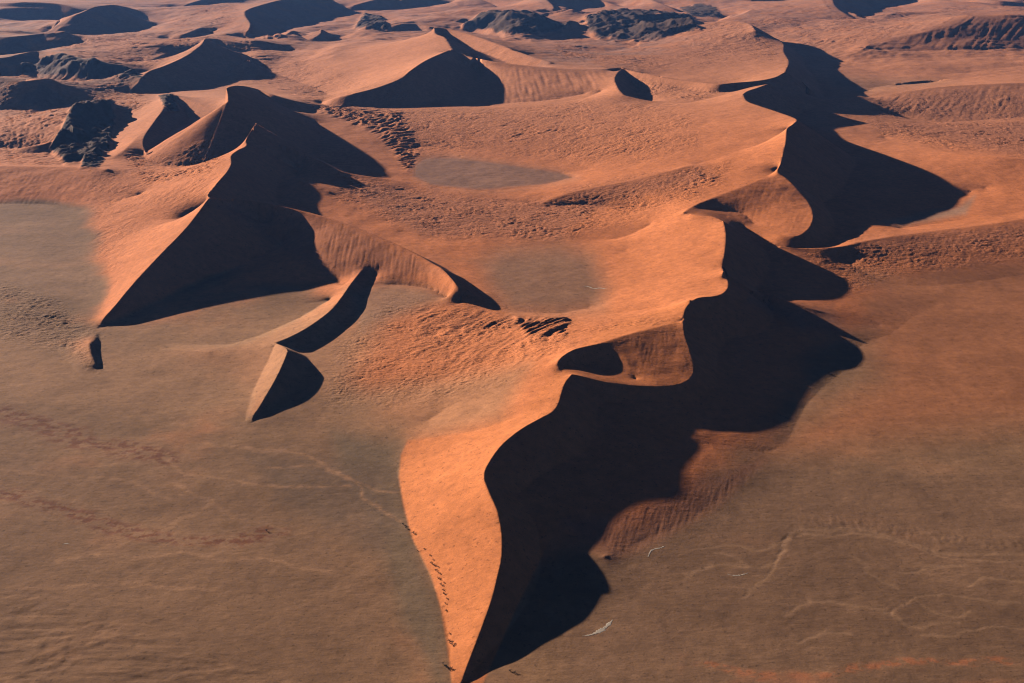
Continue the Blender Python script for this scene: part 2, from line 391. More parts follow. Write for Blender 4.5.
rg = np.exp(lr[:, None]+OI*dlr); tg = th[None]+OJ*dth
GX = rg*np.sin(tg); GY = rg*np.cos(tg)
# ------------------------------------------------------------------ relief and colour of the sand
U_, V_ = project(GX, GY, H)          # where each cell lies in the survey photograph
U_ = U_.astype(np.float32); V_ = V_.astype(np.float32)
def sstep(a, b, x): t = np.clip((x-a)/(b-a), 0, 1); return t*t*(3-2*t)

_rng = np.random.RandomState(7); _perm = _rng.permutation(4096); _ang = _rng.rand(4096)*2*np.pi
_gx, _gy = np.cos(_ang).astype(np.float32), np.sin(_ang).astype(np.float32)
def pnoise(x, y):
    xi, yi = np.floor(x).astype(np.int64), np.floor(y).astype(np.int64); fx, fy = (x-xi).astype(np.float32), (y-yi).astype(np.float32)
    u, v = fx*fx*fx*(fx*(fx*6-15)+10), fy*fy*fy*(fy*(fy*6-15)+10)
    def g(i, j, a, b):
        k = _perm[(_perm[i & 4095]+j) & 4095]; return _gx[k]*a+_gy[k]*b
    n0 = g(xi, yi, fx, fy)*(1-u)+g(xi+1, yi, fx-1, fy)*u
    n1 = g(xi, yi+1, fx, fy-1)*(1-u)+g(xi+1, yi+1, fx-1, fy-1)*u
    return (n0*(1-v)+n1*v)*1.4
def fbm(x, y, o=4, g=.5):
    s = 0; a = 1
    for k in range(o): s = s+a*pnoise(x*2**k+17.3*k, y*2**k-9.1*k); a *= g
    return s

def box(P, pad):
    """index window of the cells whose photo coordinates fall in the box of P"""
    P = np.asarray(P, float)
    m = (U_ > P[:, 0].min()-pad) & (U_ < P[:, 0].max()+pad) & (V_ > P[:, 1].min()-pad) & (V_ < P[:, 1].max()+pad)
    r = np.where(m.any(1))[0]; c = np.where(m.any(0))[0]
    if len(r) == 0: return None
    return slice(r[0], r[-1]+1), slice(c[0], c[-1]+1)
def pmask(P, soft=6):
    """soft polygon mask"""
    out = np.zeros(H.shape, np.float32); w = box(P, soft)
    if w is None: return out
    u, v = U_[w], V_[w]; P = np.asarray(P, float)
    ins = np.zeros(u.shape, bool); d = np.full(u.shape, 1e9, np.float32)
    for k in range(len(P)):
        ax, ay = P[k]; bx, by = P[(k+1) % len(P)]
        if ay != by:
            c = ((ay <= v) != (by <= v)) & (u < (bx-ax)*(v-ay)/(by-ay)+ax); ins ^= c
        L = (bx-ax)**2+(by-ay)**2+1e-9
        t = np.clip(((u-ax)*(bx-ax)+(v-ay)*(by-ay))/L, 0, 1)
        d = np.minimum(d, (u-ax-t*(bx-ax))**2+(v-ay-t*(by-ay))**2)
    d = np.sqrt(d); out[w] = sstep(-soft, soft, np.where(ins, d, -d)); return out
def pband(P, width, soft=None, wig=1.0):
    """soft band along a polyline, width in metres on the ground"""
    out = np.zeros(H.shape, np.float32); Q = spline(np.array([(p[0], p[1], 0) for p in P]), 6)
    w = box(Q, 40)
    if w is None: return out
    hh = seen_height(H, Q[:, 0], Q[:, 1]); x, y, _ = ground(Q[:, 0], Q[:, 1], hh)
    X, Y = GX[w], GY[w]; d = np.full(X.shape, 1e12); X, Y = X+wig*(9*pnoise(X/45, Y/45)+3*pnoise(X/13, Y/13)), Y+wig*(9*pnoise(X/45+50, Y/45)+3*pnoise(X/13+9, Y/13))
    for k in range(len(Q)-1):
        ax, ay, bx, by = x[k], y[k], x[k+1], y[k+1]; L = (bx-ax)**2+(by-ay)**2+1e-9
        t = np.clip(((X-ax)*(bx-ax)+(Y-ay)*(by-ay))/L, 0, 1)
        d = np.minimum(d, (X-ax-t*(bx-ax))**2+(Y-ay-t*(by-ay))**2)
    out[w] = 1-sstep(0, 1, np.sqrt(d)/width)
    return out

RG = np.zeros(H.shape, np.float32)      # where the fine relief of the material is strong
DH = np.zeros(H.shape, np.float32)      # relief added to the surveyed form
TH_ = [0]
# keep the crests themselves crisp: relief fades out at them
def crest_fade():
    m = np.zeros(H.shape, np.float32); V0 = np.zeros(H.shape); M0 = np.zeros(H.shape, bool)
    stamp_lines(V0, M0, [c['Q'] for c in CRESTS]); m[M0] = 1
    for k in range(5):
        p = np.pad(m, 1); m = np.maximum(m, .78*np.maximum.reduce([p[:-2, 1:-1], p[2:, 1:-1], p[1:-1, :-2], p[1:-1, 2:]]))
    return 1-m
CF = crest_fade()

def rib(P, a, b, wave, amp, soft=8, stretch=9.0):
    """flutes running down a face, from photo point a towards b"""
    ha, hb = seen_height(H, [a[0], b[0]], [a[1], b[1]])
    x, y, _ = ground([a[0], b[0]], [a[1], b[1]], np.array([ha, hb]))
    dx, dy = x[1]-x[0], y[1]-y[0]; L = math.hypot(dx, dy); dx /= L; dy /= L
    w = box(P, soft)
    if w is None: return
    m = pmask(P, soft)[w]*CF[w]; s = (GX[w]*-dy+GY[w]*dx)/wave; t = (GX[w]*dx+GY[w]*dy)/wave/stretch
    s = s+.5*pnoise(s*.1, t*.6)*.6
    n = 1-2*np.abs(pnoise(s, t))-.4+.5*pnoise(s*2.3, t*2)
    DH[w] += (m*amp*n*(.75+.6*pnoise(s*.2+5, t*1.5))).astype(np.float32)
def hump(P, wave, amp, soft=10, ang=0.0, stretch=1.6, sharp=True):
    """wind-ruffled sand: low ridges drawn out along one direction, fading in and out in patches"""
    w = box(P, soft)
    if w is None: return
    m = pmask(P, soft)[w]*CF[w]; c, s = math.cos(ang), math.sin(ang); wave = wave*.72
    x0, y0 = GX[w]*c+GY[w]*s, -GX[w]*s+GY[w]*c
    wx, wy = pnoise(x0/wave/6, y0/wave/6), pnoise(x0/wave/6+9, y0/wave/6+4)
    x, y = x0/wave/stretch/1.5+1.6*wx, y0/wave+1.6*wy
    n = .7-1.8*np.abs(pnoise(x, y))+.55*pnoise(x*2.1+5, y*1.9)+.3*pnoise(x*4.3, y*4.1+8)+.35*pnoise(x*.45, y*.45)
    patch = .5+.7*sstep(-.35, .5, fbm(GX[w]/wave/11, GY[w]/wave/11, 3))
    DH[w] += (m*amp*1.25*n*patch).astype(np.float32)
    RG[w] = np.maximum(RG[w], m*(.35+.65*sstep(.2, .9, patch))*min(1, amp/1.2))

# ribbed faces
rib([(205,200),(290,210),(345,224),(411,253),(440,272),(452,290),(395,278),(330,280),(300,270)], (340,226), (330,272), 7.5, .8, 8, 14)
rib([(455,52),(500,64),(560,71),(620,70),(600,88),(540,100),(505,102)], (500,66), (505,96), 19, 1.3, 6, 14)
rib([(700,204),(777,173),(805,200),(812,218),(800,234),(742,226)], (760,182), (742,226), 6.5, .3, 5, 14)
rib([(866,50),(900,38),(966,17),(1030,17),(1030,50),(950,52)], (960,20), (935,52), 24, 2.3, 6, 14)
rib([(868,98),(940,88),(1030,86),(1030,118),(930,120)], (960,88), (940,118), 16, 1.1, 6, 14)
rib([(560,520),(640,512),(680,490),(760,470),(720,506),(640,552),(612,560)], (640,514), (628,550), 4.2, .16, 6, 14)
rib([(850,236),(1030,222),(1030,250),(860,262)], (960,232), (945,256), 6, .4)
rib([(-20,170),(105,170),(125,178),(90,206),(-20,204)], (60,170), (40,202), 8, .6)
rib([(625,336),(680,325),(692,372),(660,383),(624,380)], (655,332), (648,380), 5, .12, 6, 14)
rib([(-20,118),(30,116),(50,122),(40,148),(-20,150)], (10,118), (8,146), 12, 2.2)
# rough, hummocky ground
hump([(400,106),(500,109),(590,98),(690,110),(700,150),(620,165),(560,160),(500,152),(430,150),(405,140)], 16, 1.2, 12, .6)
hump([(395,185),(480,200),(600,200),(690,180),(730,160),(720,185),(690,206),(560,238),(430,236),(340,200),(330,175)], 11, 1.3, 10, .1)
hump([(560,190),(640,176),(700,166),(720,180),(660,200),(600,206),(550,205)], 12, 1.5, 8, .25)
hump([(870,122),(1030,120),(1030,158),(930,148),(880,134)], 14, 1.5, 6, .1)
hump([(868,100),(960,92),(1030,95),(1030,120),(930,120),(880,116)], 16, 1.0, 6, 1.2)
hump([(800,252),(860,246),(1030,228),(1030,256),(900,272),(850,290)], 8, .8, 8, .2)
hump([(390,300),(460,305),(560,318),(660,312),(690,322),(620,335),(560,350),(500,385),(430,400),(330,400),(340,350)], 6.5, .6, 16, .5)
hump([(0,285),(60,300),(95,330),(100,370),(60,350),(0,335)], 11, 1.0, 10, .3)
hump([(90,168),(130,172),(200,150),(240,150),(205,195),(150,240),(110,290),(95,250)], 12, .7, 10, 1.1)
hump([(120,152),(170,156),(240,130),(225,160),(200,180),(140,185)], 13, 2.0, 8, .4)
hump([(75,36),(180,35),(205,40),(150,70),(100,60),(60,50)], 30, 3.0, 8, .3)
hump([(125,35),(230,38),(300,60),(430,100),(320,104),(250,84),(240,60)], 26, 1.6, 8, .3)
hump([(200,0),(240,0),(240,20),(200,35),(165,30)], 30, 2.5, 8, .3)
hump([(620,72),(700,84),(730,92),(700,100),(640,98)], 16, 2.2, 4, .3)
hump([(540,20),(800,20),(780,60),(640,70),(560,60)], 24, 1.6, 8, .6)
hump([(790,20),(1030,0),(1030,14),(960,16),(860,46),(800,50)], 30, 2.0, 8, .6)
hump([(0,60),(120,56),(150,100),(60,165),(0,160)], 18, 3.0, 10, .8)
hump([(300,104),(340,108),(400,112),(420,150),(408,168),(380,135),(330,113)], 30, 6.0, 6, .9)
# crumpled ridges where the pan edge meets the main dune
hump([(425,308),(480,314),(530,319),(575,318),(572,345),(520,362),(460,370),(400,350)], 26, 1.0, 10, 1.13, 2.6)
hump([(515,318),(570,316),(565,335),(530,342)], 30, 3.4, 5, 1.13, 2.4)
# gullies on the plains
CH = np.zeros(H.shape, np.float32)
def gully(P, wave, amp, soft=16):
    """dry drainage: narrow channels that branch and fade, with soft ground between them"""
    w = box(P, soft)
    if w is None: return
    m = pmask(P, soft)[w]; x, y = GX[w]/wave, GY[w]/wave
    wx, wy = fbm(x*.7, y*.7, 3), fbm(x*.7+11, y*.7, 3); x = x+.9*wx; y = y*.8+.9*wy
    a, b, c = np.abs(pnoise(x, y)), np.abs(pnoise(x*2.3+4, y*2.3)), np.abs(pnoise(x*5, y*5+8))
    ch = (1-sstep(0, .10, a))+.55*(1-sstep(0, .14, b))+.25*(1-sstep(0, .2, c))
    ch *= .25+.9*sstep(-.2, .4, fbm(x*.5+3, y*.5, 2))
    DH[w] += (m*amp*(-.55*ch+.5*np.minimum(a, .4)+.25*b)).astype(np.float32); CH[w] = np.maximum(CH[w], m*np.clip(ch, 0, 1))

DRAIN = [([(778,552),(786,541),(798,533),(830,531),(860,532),(881,536),(914,544),(947,551),(1005,553),(1040,556)], 5), ([(786,541),(777,553),(769,562),(744,566),(707,568),(690,572)], 5),
         ([(777,556),(765,578),(744,595)], 4), ([(798,540),(815,535),(848,535),(881,539),(914,547),(947,556),(1005,561),(1040,562)], 3), ([(780,612),(790,611),(823,601),(856,607),(889,616),(914,624),(956,624)], 4),
         ([(902,574),(931,566),(965,565)], 3), ([(914,600),(922,607),(947,616),(975,612)], 3), ([(800,640),(806,636),(830,629),(850,632)], 4), ([(889,616),(900,606),(920,598),(960,596),(1000,604),(1030,600)], 3),
         ([(842,552),(860,560),(880,578),(900,590)], 3), ([(700,548),(730,545),(760,548),(786,541)], 3), ([(965,585),(990,578),(1030,583)], 3), ([(744,566),(735,556),(715,552)], 3),
         ([(1040,632),(1000,628),(960,636),(925,634)], 3)]
for P, wd in DRAIN: DH += (-.2*pband(P, wd)*(.35+.65*sstep(-.3, .3, pnoise(GX/17, GY/17)))).astype(np.float32)
_k = pmask([(786,524),(800,518),(830,516),(880,520),(920,528),(1030,538),(1030,552),(950,546),(880,534),(830,529),(800,531)], 4)
DH += (.17*_k*(1-2*np.abs(fbm(GX/9, GY/16, 2)))).astype(np.float32)
_k = pmask([(-10,590),(60,600),(110,622),(170,640),(230,658),(300,690),(-10,690)], 18)
DH += (.5*_k*fbm(GX/30+2*pnoise(GX/80, GY/80), GY/12, 3)).astype(np.float32)
_r = fbm(GX/16/1.8, GY/16, 3)*sstep(-.3, .5, fbm(GX/260, GY/260, 3))
DH += (.42*_r*CF*sstep(1500, 2200, GY)*sstep(3, 14, H)).astype(np.float32)
_r = fbm(GX/55, GY/38+40, 3)*sstep(-.4, .4, fbm(GX/700+9, GY/700, 3))
DH += (2.2*_r*CF*sstep(3600, 5200, GY)).astype(np.float32)
DH += (.9*fbm(GX/70, GY/70, 3)*CF*sstep(2, 12, H)).astype(np.float32)
DH += (.35*fbm(GX/45+7, GY/45, 3)*CF*(1-sstep(0, 6, H))).astype(np.float32)
_q = sstep(3900, 5600, GY)*CF*(1-.8*sstep(50, 90, H))
_rx, _ry = GX/620+.5*pnoise(GX/900, GY/900), GY/780+.5*pnoise(GX/900+8, GY/900)
DH += (_q*(30*(1-sstep(0, .55, np.abs(pnoise(_rx, _ry))))*sstep(-.3, .4, pnoise(GX/1500+3, GY/1500))+8*fbm(GX/300, GY/300, 4))).astype(np.float32)

# rocky hills: ridged relief
ROCKS = []
def rockhill(P, amp, wave, soft=3):
    m = pmask(P, soft); w = box(P, soft+2)
    if w is None: return
    x, y = GX[w]/wave, GY[w]/wave
    n = 0; a = 1
    for k in range(5): n = n+a*(1-2*np.abs(pnoise(x*2**k+3*k, y*2**k))); a *= .5
    DH[w] += (m[w]*amp*(n-.2)).astype(np.float32); ROCKS.append((P, m))
rockhill([(463,28),(480,20),(505,15),(530,16),(560,26),(578,30),(560,37),(530,40),(505,38),(490,30)], 26, 260)
rockhill([(585,20),(630,14),(655,15),(690,18),(700,30),(680,34),(640,44),(600,40),(588,34)], 20, 170)
rockhill([(70,112),(78,104),(112,102),(116,118),(110,150),(92,163),(66,164),(50,150),(62,130)], 12, 80)
rockhill([(20,66),(60,56),(80,58),(130,70),(145,79),(90,80),(60,74),(20,76)], 16, 190)
rockhill([(158,96),(172,94),(180,112),(168,112)], 5, 30, 2)
rockhill([(84,160),(100,150),(104,160),(96,168),(80,168)], 4, 30, 2)
rockhill([(680,8),(700,4),(716,8),(722,18),(690,18)], 6, 60)
rockhill([(365,14),(382,18),(388,30),(368,32),(355,28)], 14, 100)
# soften the long aprons where the slopes run out on the plain
def soften(P, n, soft=10):
    w = box(P, soft)
    if w is None: return
    m = pmask(P, soft)[w]; h = H[w].copy()
    for k in range(n):
        p = np.pad(h, 1, mode='edge'); h = h+m*(.25*(p[:-2, 1:-1]+p[2:, 1:-1]+p[1:-1, :-2]+p[1:-1, 2:])-h)
    H[w] = h
soften([(620,560),(700,522),(770,462),(800,440),(830,400),(900,350),(940,330),(940,400),(800,500),(700,560),(620,600)], 500, 8)
soften([(588,245),(612,245),(640,270),(636,306),(596,312)], 160, 7)
soften([(470,250),(492,250),(484,285),(472,280)], 80, 5)
soften([(75,215),(104,235),(104,300),(88,335),(60,320),(60,240)], 160, 8)
soften([(215,350),(262,345),(250,385),(238,425),(205,420)], 160, 5)
soften([(320,395),(400,405),(430,432),(395,462),(340,440)], 200, 8)
H0 = H.copy(); H = H+DH
log('relief')

# ---- albedo
C_DUNE = np.array([.60,.205,.078]); C_PLAIN = np.array([.262,.145,.078]); C_PAN = np.array([.31,.168,.10]); C_TAN = np.array([.40,.215,.115])
C_RED = np.array([.40,.148,.062]); C_ROCK = np.array([.13,.10,.09]); C_WASH = np.array([.19,.07,.036]); C_DARK = np.array([.30,.16,.11])
n1 = fbm(GX/160, GY/160, 5, .6); n2 = fbm(GX/500+3, GY/500, 3)
dn = sstep(.5, 9, H0+3*n1)
col = C_PLAIN*(1-dn[..., None])+C_DUNE*dn[..., None]
MAIN = pmask([(440,720),(452,685),(447,645),(441,610),(431,575),(412,538),(403,505),(399,478),(401,455),(408,441),(440,436),(480,431),(520,415),(560,365),(600,330),(690,300),(740,300),(730,400),(640,470),(560,520),(520,600),(480,690)], 1.6)
BIG = pmask([(440,720),(452,685),(447,645),(441,610),(431,575),(412,538),(403,505),(399,478),(401,455),(408,441),(440,436),(480,431),(530,380),(560,340),(600,310),(660,230),(690,205),(735,215),(740,300),(730,400),(640,470),(560,520),(520,600),(480,690)], 8)
def paint(m, c, k=1.0):
    global col
    a = (m*k)[..., None]; col = col*(1-a)+np.asarray(c)*a
far_ = sstep(2300, 4200, GY); paint(far_*(1-dn), (.46,.22,.14), .8)  # distance haze put into the colour: far plain and dunes turn pinker
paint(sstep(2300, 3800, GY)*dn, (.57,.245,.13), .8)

_pp = [(414,176),(415,165),(425,158),(450,157),(500,163),(560,172),(577,178),(540,186),(480,191),(430,186)]
paint(np.clip(pmask(_pp, 7)-pmask(_pp, 2), 0, 1), (.50,.27,.17), .7)
paint(sstep(4200, 6500, GY)*sstep(-.5, .3, n1+.3*n2), (.40,.20,.135), .6)
# broad tones of the ground, as it is coloured
paint(pmask([(-400,330),(0,330),(60,345),(140,330),(330,300),(380,330),(340,400),(240,420),(100,400),(-400,420)], 25), C_TAN, .8)
paint(pmask([(330,390),(440,380),(530,365),(500,420),(430,438),(340,440),(300,430)], 14), C_TAN, .7)
paint(pmask([(330,430),(395,445),(398,480),(404,510),(420,560),(436,600),(444,640),(446,700),(400,620),(380,540),(340,470)], 12), (.205,.138,.085), .85)
paint(pmask([(250,455),(385,468),(400,520),(380,560),(280,500)], 14), (.19,.118,.075), .75)
paint(pmask([(840,262),(1024,235),(1400,220),(1400,430),(1000,425),(760,455),(880,380)], 30), C_RED, .75)
paint(pmask([(750,300),(830,310),(850,330),(800,330)], 8), C_DARK, .6)
paint(pmask([(620,560),(760,470),(1000,470),(1400,500),(1400,900),(600,900),(560,660)], 30), (.235,.132,.078), .75)
paint(pmask([(-20,450),(160,470),(380,560),(420,700),(-20,700)], 20), (.26,.142,.078), .6)
paint(pmask([(480,262),(500,250),(560,243),(592,255),(606,290),(602,308),(560,314),(512,312),(492,290)], 18), C_PAN, .9)
paint(pmask([(414,176),(415,165),(425,158),(450,157),(500,163),(560,172),(575,178),(540,185),(480,190),(430,185)], 2.5), (.29,.16,.11), .9)
paint(pmask([(-300,215),(0,212),(55,214),(80,232),(88,250),(92,275),(90,297),(60,300),(0,285),(-300,270)], 12), (.32,.18,.105), .7)
paint(pmask([(345,290),(395,282),(425,288),(445,298),(400,315),(360,330)], 10), (.33,.215,.14), .7)
paint(pmask([(830,75),(880,78),(960,82),(900,90),(860,94),(835,85)], 6), C_PAN, .6)
paint(pmask([(880,222),(960,206),(975,196),(966,214),(900,226)], 4), (.36,.25,.18), .7)
paint(pmask([(410,65),(300,60)], 4), C_PAN, 0)
nb = sstep(-.05, .2, fbm(GX/16, GY/9, 4, .65))
for P, wd in (([(0,412),(60,436),(120,447),(165,460)], 26), ([(0,493),(60,508),(110,526),(170,539),(230,541),(280,532)], 17), ([(0,412),(30,420),(80,432)], 20),
              ([(1030,662),(930,660),(860,672),(780,676),(700,664)], 7)):
    paint(pband(P, wd*1.9)*(.4+.6*sstep(-.3, .3, n1)), (.345,.19,.105), .5); b = pband(P, wd*1.15); paint(np.clip(b*1.3, 0, 1)*(.12+.88*nb), C_WASH if wd > 8 else (.42,.16,.075), .9)
for P in ([(165,460),(200,476),(280,487),(345,488)], [(175,480),(210,503),(240,520),(300,533)], [(210,500),(180,520),(170,530)], [(240,448),(300,455),(350,480),(395,492)], [(270,468),(330,470),(372,500),(398,520)], [(200,445),(240,446),(290,452),(330,468),(345,480)], [(0,470),(60,476),(120,480),(170,500)], [(60,560),(160,556),(260,560),(330,572)], [(20,590),(120,584),(220,592)]):
    paint(pband(P, 6)*(.4+.6*nb), (.385,.21,.115), .8)
for P, wd in DRAIN: paint(pband(P, wd*1.4), (.33,.19,.11), .8)
paint(pmask([(680,655),(760,668),(860,676),(960,664),(1030,668),(1030,690),(680,690)], 5)*sstep(-.2, .4, n1), (.40,.16,.08), .7)
# footprints climbing the main dune
paint(0*BIG, (.3,.3,.3))
paint(pband([(416,533),(428,512),(442,492),(452,478),(462,462)], 2.0, None, .06), (.34,.12,.05), .8)
# darker grains in the hummocks; grazing shade of viewer-facing slopes put into the colour
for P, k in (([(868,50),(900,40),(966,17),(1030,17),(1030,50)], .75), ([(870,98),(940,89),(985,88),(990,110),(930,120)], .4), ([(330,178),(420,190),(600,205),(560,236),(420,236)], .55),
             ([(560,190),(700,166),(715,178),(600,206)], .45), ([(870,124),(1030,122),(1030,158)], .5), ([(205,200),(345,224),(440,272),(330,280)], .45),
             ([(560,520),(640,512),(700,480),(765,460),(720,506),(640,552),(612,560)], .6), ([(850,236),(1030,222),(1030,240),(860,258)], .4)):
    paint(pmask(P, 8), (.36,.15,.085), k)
rk = np.zeros(H.shape, np.float32)
for P, m in ROCKS: rk = np.maximum(rk, m)
paint(sstep(.35, .75, rk+.35*fbm(GX/60, GY/60, 4)), np.array([.078,.053,.042]), .95)
# dark gravel slopes in the far north-west
paint(pmask([(-200,30),(30,30),(90,56),(150,78),(120,100),(60,110),(-200,120)], 14)*sstep(-.3, .3, n1), (.20,.13,.11), .6)
paint(pmask([(570,40),(700,40),(620,66),(540,66),(520,52)], 10)*sstep(-.4, .3, n1), (.33,.19,.15), .6)
_pl = 1-sstep(0, 6, H0)
st = fbm(GX/190+3*pnoise(GX/900, GY/900), GY/58, 4); st2 = fbm(GX/60+20, GY/12, 3)
col *= (1+_pl*(.11*st+.06*st2))[..., None]
paint(MAIN, (.60,.205,.073), .95)
col *= (1+(.12*n1+.13*n2)*(1-.85*np.maximum(BIG, .6*dn)))[..., None]*(1+.05*fbm(GX/25, GY/25, 3))[..., None]
col = np.clip(col, .02, .8)
log('albedo')
# ------------------------------------------------------------------ materials
def sand_material(name):
    m = bpy.data.materials.new(name); m.use_nodes = True; n = m.node_tree.nodes; L = m.node_tree.links
    b = n['Principled BSDF']; b.inputs['Roughness'].default_value = .95; b.inputs['Specular IOR Level'].default_value = .08
    at = n.new('ShaderNodeAttribute'); at.attribute_name = 'albedo'
    tc = n.new('ShaderNodeTexCoord')
    def noise(scale, det=6, rough=.6, dist=0):
        k = n.new('ShaderNodeTexNoise'); k.inputs['Scale'].default_value = scale; k.inputs['Detail'].default_value = det
        k.inputs['Roughness'].default_value = rough; k.inputs['Distortion'].default_value = dist; L.new(tc.outputs['Object'], k.inputs['Vector']); return k
    a = noise(.09, 8, .65); c = noise(.012, 5, .6, .6)
    def remap(src, lo, hi, a0=.3, a1=.7):
        r = n.new('ShaderNodeMapRange'); r.inputs[1].default_value = a0; r.inputs[2].default_value = a1; r.inputs[3].default_value = lo; r.inputs[4].default_value = hi
        L.new(src, r.inputs[0]); return r.outputs[0]
    g = noise(.55, 4, .75); sp = noise(.21, 2, .5)
    m0 = n.new('ShaderNodeMath'); m0.operation = 'MULTIPLY'; L.new(remap(g.outputs[0], .84, 1.16), m0.inputs[0]); L.new(remap(sp.outputs[0], 1, .66, .64, .70), m0.inputs[1])
    m1 = n.new('ShaderNodeMath'); m1.operation = 'MULTIPLY'; L.new(remap(a.outputs[0], .82, 1.18), m1.inputs[0]); L.new(m0.outputs[0], m1.inputs[1])
    mu = n.new('ShaderNodeMath'); mu.operation = 'MULTIPLY'; L.new(m1.outputs[0], mu.inputs[0]); L.new(remap(c.outputs[0], .93, 1.07), mu.inputs[1])
    vm = n.new('ShaderNodeVectorMath'); vm.operation = 'SCALE'; L.new(at.outputs['Color'], vm.inputs[0]); L.new(mu.outputs[0], vm.inputs['Scale'])
    # dry grass tussocks and dark grains where the sand is ruffled
    ru = n.new('ShaderNodeAttribute'); ru.attribute_name = 'ruffle'
    t1 = noise(.30, 3, .7); t2 = noise(.02, 3, .6)
    tm = n.new('ShaderNodeMath'); tm.operation = 'MULTIPLY'; L.new(remap(t1.outputs[0], 0, 1, .50, .64), tm.inputs[0]); L.new(remap(t2.outputs[0], .35, 1, .4, .6), tm.inputs[1])
    tk = n.new('ShaderNodeMath'); tk.operation = 'MULTIPLY'; L.new(tm.outputs[0], tk.inputs[0]); L.new(remap(ru.outputs['Fac'], .05, .62, 0, 1), tk.inputs[1])
    mx = n.new('ShaderNodeMix'); mx.data_type = 'RGBA'; L.new(tk.outputs[0], mx.inputs['Factor']); L.new(vm.outputs[0], mx.inputs['A']); mx.inputs['B'].default_value = (.12, .065, .04, 1)
    L.new(mx.outputs['Result'], b.inputs['Base Color'])
    # small wind relief, finer than the mesh
    r1 = noise(.16, 5, .6, .4)
    mp = n.new('ShaderNodeMapping'); mp.inputs['Rotation'].default_value = (0, 0, .6); mp.inputs['Scale'].default_value = (.35, 1, 1); L.new(tc.outputs['Object'], mp.inputs[0])
    r2 = n.new('ShaderNodeTexNoise'); r2.inputs['Scale'].default_value = .22; r2.inputs['Detail'].default_value = 4; L.new(mp.outputs[0], r2.inputs['Vector'])
    ad = n.new('ShaderNodeMath'); ad.operation = 'ADD'; L.new(r1.outputs[0], ad.inputs[0]); L.new(r2.outputs[0], ad.inputs[1])
    bu = n.new('ShaderNodeBump'); bu.inputs['Strength'].default_value = 1; ra = n.new('ShaderNodeAttribute'); ra.attribute_name = 'ruffle'; L.new(remap(ra.outputs['Fac'], .30, 2.4, 0, 1), bu.inputs['Distance']); L.new(ad.outputs[0], bu.inputs['Height'])
    L.new(bu.outputs[0], b.inputs['Normal'])
    return m
SAND = sand_material('wind blown sand')
def flat_material(name, c, var=.15, scale=1.0, rough=.9):
    m = bpy.data.materials.new(name); m.use_nodes = True; n = m.node_tree.nodes; L = m.node_tree.links
    b = n['Principled BSDF']; b.inputs['Roughness'].default_value = rough
    k = n.new('ShaderNodeTexNoise'); k.inputs['Scale'].default_value = scale; k.inputs['Detail'].default_value = 5
    tc = n.new('ShaderNodeTexCoord'); L.new(tc.outputs['Object'], k.inputs['Vector'])
    r = n.new('ShaderNodeValToRGB'); r.color_ramp.elements[0].position = .3; r.color_ramp.elements[1].position = .7
    r.color_ramp.elements[0].color = tuple(v*(1-var) for v in c)+(1,); r.color_ramp.elements[1].color = tuple(min(1, v*(1+var)) for v in c)+(1,)
    L.new(k.outputs[0], r.inputs[0]); L.new(r.outputs[0], b.inputs['Base Color']); return m

sc = bpy.context.scene; COL = sc.collection
def tag(o, label, cat, kind=None, group=None):
    o['label'] = label; o['category'] = cat
    if kind: o['kind'] = kind
    if group: o['group'] = group
    return o

# ------------------------------------------------------------------ the terrain, split into the dunes and pans that stand in it
REG = np.zeros(H.shape, np.int16); INFO = [('desert_floor', 'brown gravelly desert floor with dry washes running between and before the dunes', 'desert floor')]
def region(name, label, cat, P, hmin=None):
    m = pmask(P, .01) > .5
    if hmin is not None: m &= H0 > hmin
    REG[m & (REG == 0)] = len(INFO); INFO.append((name, label, cat))
region('clay_pan', 'flat grey clay pan shaped like a long oval inside the upper bowl of dunes', 'clay pan', [(414,176),(415,165),(425,158),(450,157),(500,163),(560,172),(575,178),(540,185),(480,190),(430,185)])
region('clay_pan', 'broad grey clay pan with a white streak, behind the main dune', 'clay pan', [(480,262),(500,250),(560,243),(592,255),(606,290),(602,308),(560,314),(512,312),(492,290)])
for i, (P, m) in enumerate(ROCKS):
    nm = ['dark ridge of bare rock standing between the far dunes at top centre', 'rugged rock hill right of the dark rock ridge, partly buried in sand', 'black rock hill with a pale craggy west edge above the ribbed sand slope',
          'long low ridge of dark rock at the far upper left', 'small rock knob on the tip of a crescent dune crest', 'low dark rock patch at the foot of the craggy rock hill', 'faint rock rise below the top edge, right of centre', 'lone rocky knob on the far plain left of the sharp-peaked dune'][i]
    region('rocky_hill', nm, 'rock hill', P)
region('sand_dune', 'main orange dune with a winding knife-edge crest and a long pointed toe at the bottom of the picture', 'sand dune',
       [(400,720),(380,440),(430,415),(520,350),(600,310),(640,250),(640,220),(690,205),(745,234),(800,250),(840,258),(890,300),(880,340),(760,480),(640,570),(600,640),(480,720)], .8)
region('sand_dune', 'great dune north of the main one, with a scooped bowl under its peak and a huge black shadow side', 'sand dune',
       [(530,210),(540,190),(690,120),(740,96),(750,88),(800,100),(850,115),(980,180),(980,215),(850,246),(742,235),(688,212),(620,225),(545,240)], 14)
region('sand_dune', 'broad pink dune in the upper centre with a smooth lit face and rounded east nose', 'sand dune',
       [(600,66),(612,40),(650,20),(750,20),(800,40),(880,100),(750,90),(740,97),(620,100)], 24)
region('sand_dune', 'sharp-peaked dune with ribbed face enclosing the upper bowl', 'sand dune',
       [(200,110),(240,60),(430,24),(540,48),(620,62),(620,100),(720,105),(600,185),(560,172),(440,155),(400,150),(400,112),(300,106)], 19)
region('sand_dune', 'western pyramid dune with a straight sloping edge and a triangular black face', 'sand dune',
       [(90,332),(86,230),(100,176),(200,150),(240,115),(400,150),(400,180),(440,260),(470,300),(450,302),(340,283),(100,335)], 1.5)
